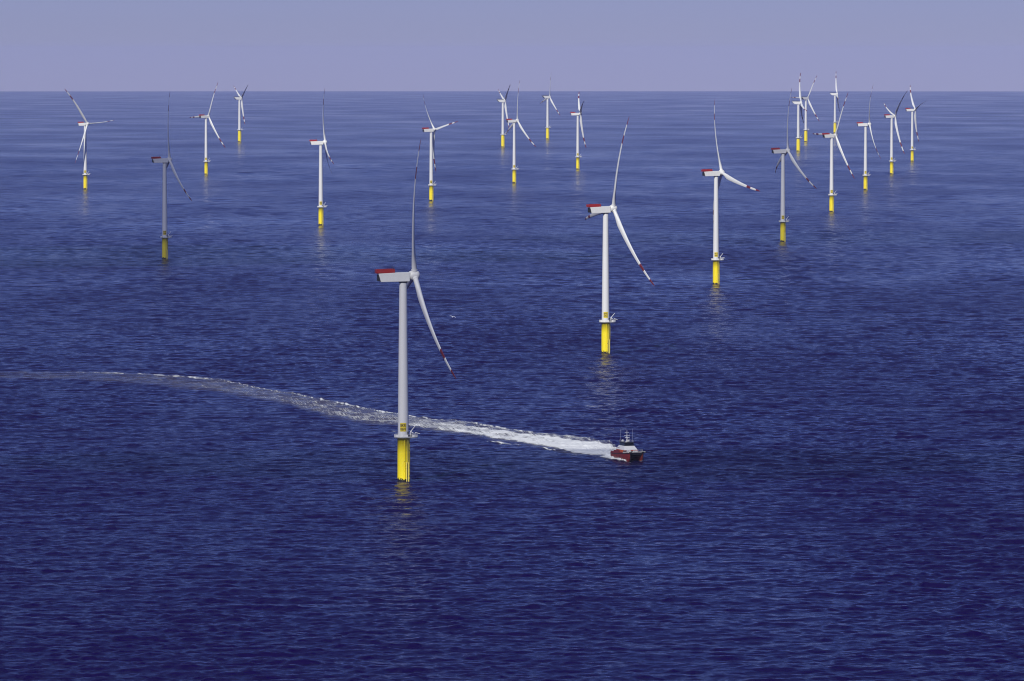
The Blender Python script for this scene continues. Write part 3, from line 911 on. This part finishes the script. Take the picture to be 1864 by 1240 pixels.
# ------------------------------------------------------------------ gull
def gull():
    root = empty('seabird', (-12.6, 1264, 120.2), R(20))
    tag(root, 'small white gull gliding low over the water right of the nearest turbine', 'bird')
    w = mat('feather_white', (0.75, 0.75, 0.73), 0.7)
    m = MB()
    m.lathe([(0.01, -0.30), (0.04, -0.22), (0.075, -0.05), (0.07, 0.08), (0.045, 0.17), (0.05, 0.22), (0.035, 0.27), (0.008, 0.33)], 14, axis='X')
    m.add([(-0.26, 0, 0.01), (-0.42, 0.09, 0.01), (-0.42, -0.09, 0.01), (-0.26, 0, -0.01), (-0.42, 0.09, -0.005), (-0.42, -0.09, -0.005)], [(0,1,2), (5,4,3), (0,3,4,1), (1,4,5,2), (2,5,3,0)])
    m.build('body', w, root)
    for s_ in (-1, 1):
        m = MB()
        sec = [(0.03, 0.20, 0.02), (0.25, 0.21, 0.09), (0.45, 0.17, 0.11), (0.62, 0.11, 0.06), (0.74, 0.02, 0.0)]
        vs = []
        for (yy, c, zz) in sec:
            sw = 0.0 if yy < 0.3 else -(yy-0.3)*0.35
            for (fx, fz) in ((0.5, 0), (0.1, 0.03*c/0.2), (-0.5, 0), (0.1, -0.012)): vs.append((sw+fx*c+0.04, s_*yy, zz+fz))
        fs = []
        for k in range(len(sec)-1):
            for i in range(4):
                a, b = 4*k+i, 4*k+(i+1) % 4
                fs.append((a, b, b+4, a+4))
        fs += [(0, 1, 2, 3), (16, 17, 18, 19)]
        m.add(vs, fs, 0, True)
        m.build('wing', w, root)
    root.rotation_euler = (R(14), R(-8), R(75))
    return root
gull()

# ------------------------------------------------------------------ wake
# stations along the wake: crest line, foam belt far edge, foam belt near edge, near crest line (x, y each), belt strength, crest strength
WK = [(48.1, 2626.1, 48.1, 2624.3, 47.6, 2601.0, 47.6, 2597.5, 0.9, 0.3), (46.4, 2655.4, 46.3, 2651.7, 45.3, 2590.4, 45.2, 2586.9, 1.0, 0.5), (44.2, 2685.4, 44.1, 2677.9, 42.5, 2583.4, 42.5, 2579.9, 1.0, 0.6), (37.0, 2704.5, 36.9, 2693.0, 35.6, 2597.5, 35.5, 2590.4, 1.0, 0.5), (29.7, 2719.9, 29.5, 2708.3, 28.5, 2611.7, 28.4, 2604.6, 0.97, 0.5), (21.0, 2735.6, 20.9, 2727.7, 20.2, 2637.1, 20.2, 2626.1, 0.92, 0.5), (12.9, 2745.4, 12.9, 2739.5, 12.5, 2659.2, 12.5, 2648.1, 0.85, 0.55), (2.0, 2771.4, 2.0, 2759.4, 2.0, 2693.0, 2.0, 2666.6, 0.8, 0.6), (-10.1, 2799.9, -10.1, 2787.6, -9.8, 2716.1, -9.7, 2683.5, 0.72, 0.65), (-18.8, 2824.9, -18.7, 2808.2, -18.2, 2739.5, -18.0, 2700.6, 0.65, 0.6), (-28.1, 2843.4, -27.9, 2824.9, -27.3, 2755.4, -26.9, 2716.1, 0.58, 0.6), (-40.2, 2860.9, -39.9, 2841.7, -39.1, 2779.5, -38.4, 2735.6, 0.5, 0.6), (-56.2, 2894.4, -55.9, 2880.4, -54.7, 2816.5, -53.6, 2759.4, 0.42, 0.75), (-74.8, 2947.3, -74.0, 2915.7, -72.1, 2841.7, -70.5, 2779.5, 0.38, 0.8), (-94.3, 3007.8, -93.2, 2974.9, -90.5, 2889.2, -88.1, 2812.3, 0.33, 0.75), (-114.4, 3071.9, -113.5, 3046.3, -111.2, 2984.3, -106.4, 2854.5, 0.29, 0.65), (-127.9, 3101.9, -127.0, 3080.9, -124.4, 3017.4, -118.9, 2884.8, 0.25, 0.6), (-142.5, 3152.3, -141.3, 3126.4, -138.1, 3056.1, -132.2, 2924.7, 0.24, 0.7), (-157.2, 3197.3, -155.8, 3168.0, -152.0, 3090.9, -146.1, 2970.3, 0.21, 0.7), (-161.9, 3208.6, -160.7, 3183.9, -156.7, 3106.0, -150.6, 2984.3, 0.2, 0.75), (-179.2, 3232.6, -178.0, 3210.8, -173.7, 3131.5, -168.1, 3031.8, 0.12, 0.75), (-195.6, 3246.4, -194.8, 3232.6, -190.3, 3157.5, -184.8, 3066.0, 0.09, 0.8), (-212.9, 3258.0, -211.9, 3243.6, -207.7, 3178.6, -202.3, 3095.9, 0.07, 0.7), (-236.0, 3265.9, -234.8, 3249.2, -231.3, 3200.0, -226.3, 3131.6, 0.05, 0.65), (-252.4, 3271.5, -251.2, 3254.7, -247.8, 3210.8, -243.7, 3157.6, 0.04, 0.5), (-278.6, 3273.8, -277.0, 3254.7, -273.8, 3216.3, -269.7, 3168.1, 0.03, 0.3), (-318.1, 3271.6, -316.4, 3254.8, -312.7, 3216.3, -308.0, 3168.1, 0.02, 0.1)]
WK = np.array(WK)
ar = np.concatenate([[0], np.cumsum(np.hypot(np.diff(WK[:, 0]), np.diff(WK[:, 1])))])
def st_at(s): return np.stack([np.interp(s, ar, WK[:, c]) for c in range(10)], -1)

def smooth_noise(u, seed, n=4096):
    g = np.random.default_rng(seed).random(n); i = np.floor(u).astype(int); f = u-i; f = f*f*(3-2*f)
    return g[i % n]*(1-f) + g[(i+1) % n]*f

def foam_mat():
    m = bpy.data.materials.new('sea_foam'); m.use_nodes = True
    nt = m.node_tree; N = nt.nodes.new; Lk = nt.links.new
    b = nt.nodes['Principled BSDF']; b.inputs['Roughness'].default_value = 0.8
    b.inputs['Base Color'].default_value = (0.74, 0.77, 0.80, 1)
    at = N('ShaderNodeAttribute'); at.attribute_name = 'foam'
    geo = N('ShaderNodeNewGeometry')
    # streaks drawn out along the wake: uv carries metres along and across
    uv = N('ShaderNodeAttribute'); uv.attribute_name = 'track'
    mp = N('ShaderNodeMapping'); mp.inputs['Scale'].default_value = (0.14, 1.3, 1)
    Lk(uv.outputs['Vector'], mp.inputs[0])
    n1 = N('ShaderNodeTexNoise'); n1.inputs['Scale'].default_value = 1; n1.inputs['Detail'].default_value = 7; n1.inputs['Roughness'].default_value = 0.68; n1.inputs['Distortion'].default_value = 0.6
    Lk(mp.outputs[0], n1.inputs['Vector'])
    # foam shows where noise < threshold set by density
    ad = N('ShaderNodeMath'); ad.operation = 'MULTIPLY_ADD'
    Lk(at.outputs['Fac'], ad.inputs[0]); ad.inputs[1].default_value = 0.75; Lk(n1.outputs[0], ad.inputs[2])
    rp = N('ShaderNodeMapRange'); rp.inputs['From Min'].default_value = 0.66; rp.inputs['From Max'].default_value = 1.16
    rp.interpolation_type = 'SMOOTHSTEP'
    Lk(ad.outputs[0], rp.inputs[0])
    ed = N('ShaderNodeMapRange'); ed.inputs['From Min'].default_value = 0.0; ed.inputs['From Max'].default_value = 0.10
    Lk(at.outputs['Fac'], ed.inputs[0])
    fl = N('ShaderNodeMath'); fl.operation = 'MULTIPLY'; Lk(at.outputs['Fac'], fl.inputs[0]); Lk(n1.outputs[0], fl.inputs[1])
    fm = N('ShaderNodeMath'); fm.operation = 'MULTIPLY_ADD'; Lk(fl.outputs[0], fm.inputs[0]); fm.inputs[1].default_value = 0.55; Lk(rp.outputs[0], fm.inputs[2]); fm.use_clamp = True
    mu = N('ShaderNodeMath'); mu.operation = 'MULTIPLY'; Lk(fm.outputs[0], mu.inputs[0]); Lk(ed.outputs[0], mu.inputs[1])
    tr = N('ShaderNodeBsdfTransparent'); mx = N('ShaderNodeMixShader')
    Lk(mu.outputs[0], mx.inputs[0]); Lk(tr.outputs[0], mx.inputs[1]); Lk(b.outputs[0], mx.inputs[2])
    out = nt.nodes['Material Output']; Lk(mx.outputs[0], out.inputs['Surface'])
    bp = N('ShaderNodeBump'); bp.inputs['Distance'].default_value = 0.6; bp.inputs['Strength'].default_value = 0.8
    Lk(n1.outputs[0], bp.inputs['Height']); Lk(bp.outputs[0], b.inputs['Normal'])
    return m
FOAM = foam_mat()

def sheet(name, Xw, Yw, dens, S, V, lift, label, cat, group=None):
    z = wave(Xw, Yw, np.maximum(row_step(np.hypot(Xw, Yw)), np.hypot(Xw, Yw)*2*DENSE/nd*1.3)) - (Xw**2+Yw**2)/(2*RE) + lift
    n1_, n2_ = Xw.shape
    idx = np.arange(n1_*n2_).reshape(n1_, n2_)
    q = np.stack([idx[:-1, :-1], idx[1:, :-1], idx[1:, 1:], idx[:-1, 1:]], -1).reshape(-1, 4)
    dm = dens.ravel()[q].max(1); q = q[dm > 0.015]
    usedv, inv = np.unique(q, return_inverse=True); q = inv.reshape(q.shape)
    co = np.stack([Xw, Yw, z], -1).reshape(-1, 3)[usedv].astype(np.float32)
    # make faces look up
    a, b, c = co[q[0][0]], co[q[0][1]], co[q[0][2]]
    if np.cross(b-a, c-a)[2] < 0: q = q[:, ::-1]
    me = bpy.data.meshes.new(name)
    me.vertices.add(len(co)); me.vertices.foreach_set('co', co.ravel())
    me.loops.add(q.size); me.loops.foreach_set('vertex_index', q.ravel().astype(np.int32))
    me.polygons.add(len(q)); me.polygons.foreach_set('loop_start', np.arange(0, q.size, 4, dtype=np.int32))
    me.polygons.foreach_set('loop_total', np.full(len(q), 4, dtype=np.int32))
    me.polygons.foreach_set('use_smooth', np.ones(len(q), dtype=bool))
    me.update(calc_edges=True)
    at = me.attributes.new('foam', 'FLOAT', 'POINT'); at.data.foreach_set('value', dens.ravel()[usedv].astype(np.float32))
    tr = me.attributes.new('track', 'FLOAT_VECTOR', 'POINT')
    tv = np.stack([S.ravel()[usedv], V.ravel()[usedv], np.zeros(len(usedv))], -1).astype(np.float32)
    tr.data.foreach_set('vector', tv.ravel())
    me.materials.append(FOAM)
    o = bpy.data.objects.new(name, me); col.objects.link(o)
    tag(o, label, cat, group, 'stuff')
    return o

def wake():
    s = np.arange(0, ar[-1], 0.8)
    st = st_at(s)
    nv = 190
    v = np.linspace(0, 1, nv)
    # across the wake: from 6 m beyond the far crest to 6 m before the near crest
    cx0, cy0 = st[:, 0], st[:, 1] + 9
    cx1, cy1 = st[:, 6], st[:, 7] - 6
    Xw = cx0[:, None] + (cx1-cx0)[:, None]*v[None]; Yw = cy0[:, None] + (cy1-cy0)[:, None]*v[None]
    # lateral distance measured in depth metres
    S = np.repeat(s[:, None], nv, 1)
    yf = st[:, 3][:, None]; yn = st[:, 5][:, None]; bd = st[:, 8][:, None]
    wob = (smooth_noise(S/14, 1)-0.5)*10 + (smooth_noise(S/4, 2)-0.5)*5
    t = (Yw + wob - yn) / np.maximum(yf-yn, 1)
    belt = np.clip(np.minimum(t/0.16, (1-t)/0.14)+0.2, 0, 1)*bd
    # two churned lanes from the hulls inside the belt
    lanes = 0.80 + 0.30*np.exp(-((t-0.27)/0.12)**2) + 0.22*np.exp(-((t-0.78)/0.13)**2)
    belt = belt*lanes
    # far crest: narrow broken line of breaking foam
    yc = st[:, 1][:, None] + (smooth_noise(S/22, 4)-0.5)*6 + (smooth_noise(S/6, 14)-0.5)*3
    br = np.clip((smooth_noise(S/7, 5)*0.6 + smooth_noise(S/2.2, 6)*0.4 - 0.30)*3, 0, 1)
    wdt = 3.5 + 5.0*smooth_noise(S/11, 7)
    crest = np.exp(-((Yw-yc)/wdt)**2) * st[:, 9][:, None] * (0.42+0.62*br) * (1-0.35*np.clip((S-330)/220, 0, 1))
    # fainter film between crest and belt
    film = np.clip((yc-Yw)/6+0.5, 0, 1)*np.clip((t+0.35)*2, 0, 1)*0.32*np.minimum(bd*1.6+0.34, 1)*(0.6+0.7*noise2(S/20, Yw/14, 41))
    # near crest: sporadic
    yk = st[:, 7][:, None] + 3
    on = np.clip((smooth_noise(S/11+3, 8)-0.50)*6, 0, 1) * (S < 330)
    near = np.exp(-((Yw-yk)/2.3)**2) * on * 0.85
    startn = np.clip((S - 9*noise2(S/2.5, Yw/5, 31))/5, 0, 1)
    belt = belt*(0.72+0.5*noise2(S/9, Yw/9, 32))
    dens = np.clip(np.maximum.reduce([belt, crest, film*1.0, near]), 0, 1.15)*startn
    endf = np.clip((ar[-1]-S)/20, 0, 1)
    dens = dens*endf
    dens[:, 0] = 0; dens[:, -1] = 0
    # relief: churned water stands up behind the stern, crests are small ridges
    churn = np.clip(S/7, 0, 1)*np.exp(-S/40)*np.clip(np.minimum(t, 1-t)*4, 0, 1)*(0.2+2.2*noise2(S/3.5, Yw/7, 11)*noise2(S/1.2, Yw/2.5, 12))
    lift = 0.16 + 0.25*crest + 0.2*near + churn*1.1
    sheet('wake_foam', Xw, Yw, dens, S, v[None]*(cy0-cy1)[:, None]*0.33, lift, 'long curved trail of white foam behind the red boat', 'foam wake')
wake()

def hull_foam():
    # foam along the starboard waterline and just behind the transoms, in boat space
    al = R(-70); c, s_ = math.cos(al), math.sin(al)
    xs = np.linspace(-16, 12, 140); ys = np.linspace(-8, 6, 90)
    U, V = np.meshgrid(xs, ys, indexing='ij')
    edge = -3.6
    side = np.exp(-((V-edge+0.3)/0.6)**2)*np.clip((9.5-U)/3, 0, 1)
    spread = np.exp(-((V-edge+0.5+(3-U)*0.07)/ (0.6+0.05*(10-U)))**2)*np.clip((8-U)/6, 0, 1)*0.9
    bow = np.exp(-(((U-9.5)/1.2)**2+((np.abs(V)-2.6)/0.9)**2))*0.5
    aft = np.clip((-9.3-U)/1.2, 0, 1)*np.clip((4.4-np.abs(V))/1.0, 0, 1)*1.15
    dens = np.clip(np.maximum.reduce([side, spread, bow, aft]), 0, 1.15)
    dens[0, :] *= 1; dens[:, 0] = 0; dens[:, -1] = 0; dens[-1, :] = 0
    Xw = 50.2 + U*c - V*s_; Yw = 2572.5 + U*s_ + V*c
    lift = 0.12 + 0.45*side*(0.5+smooth_noise(U*1.3, 21)) + 0.25*spread + aft*(0.1+1.3*noise2(U*0.8, V*0.8, 22))
    sheet('hull_foam', Xw, Yw, dens, U*2, V*2, lift, 'white foam thrown up along the side of the red boat', 'foam wash')
hull_foam()
print('done')
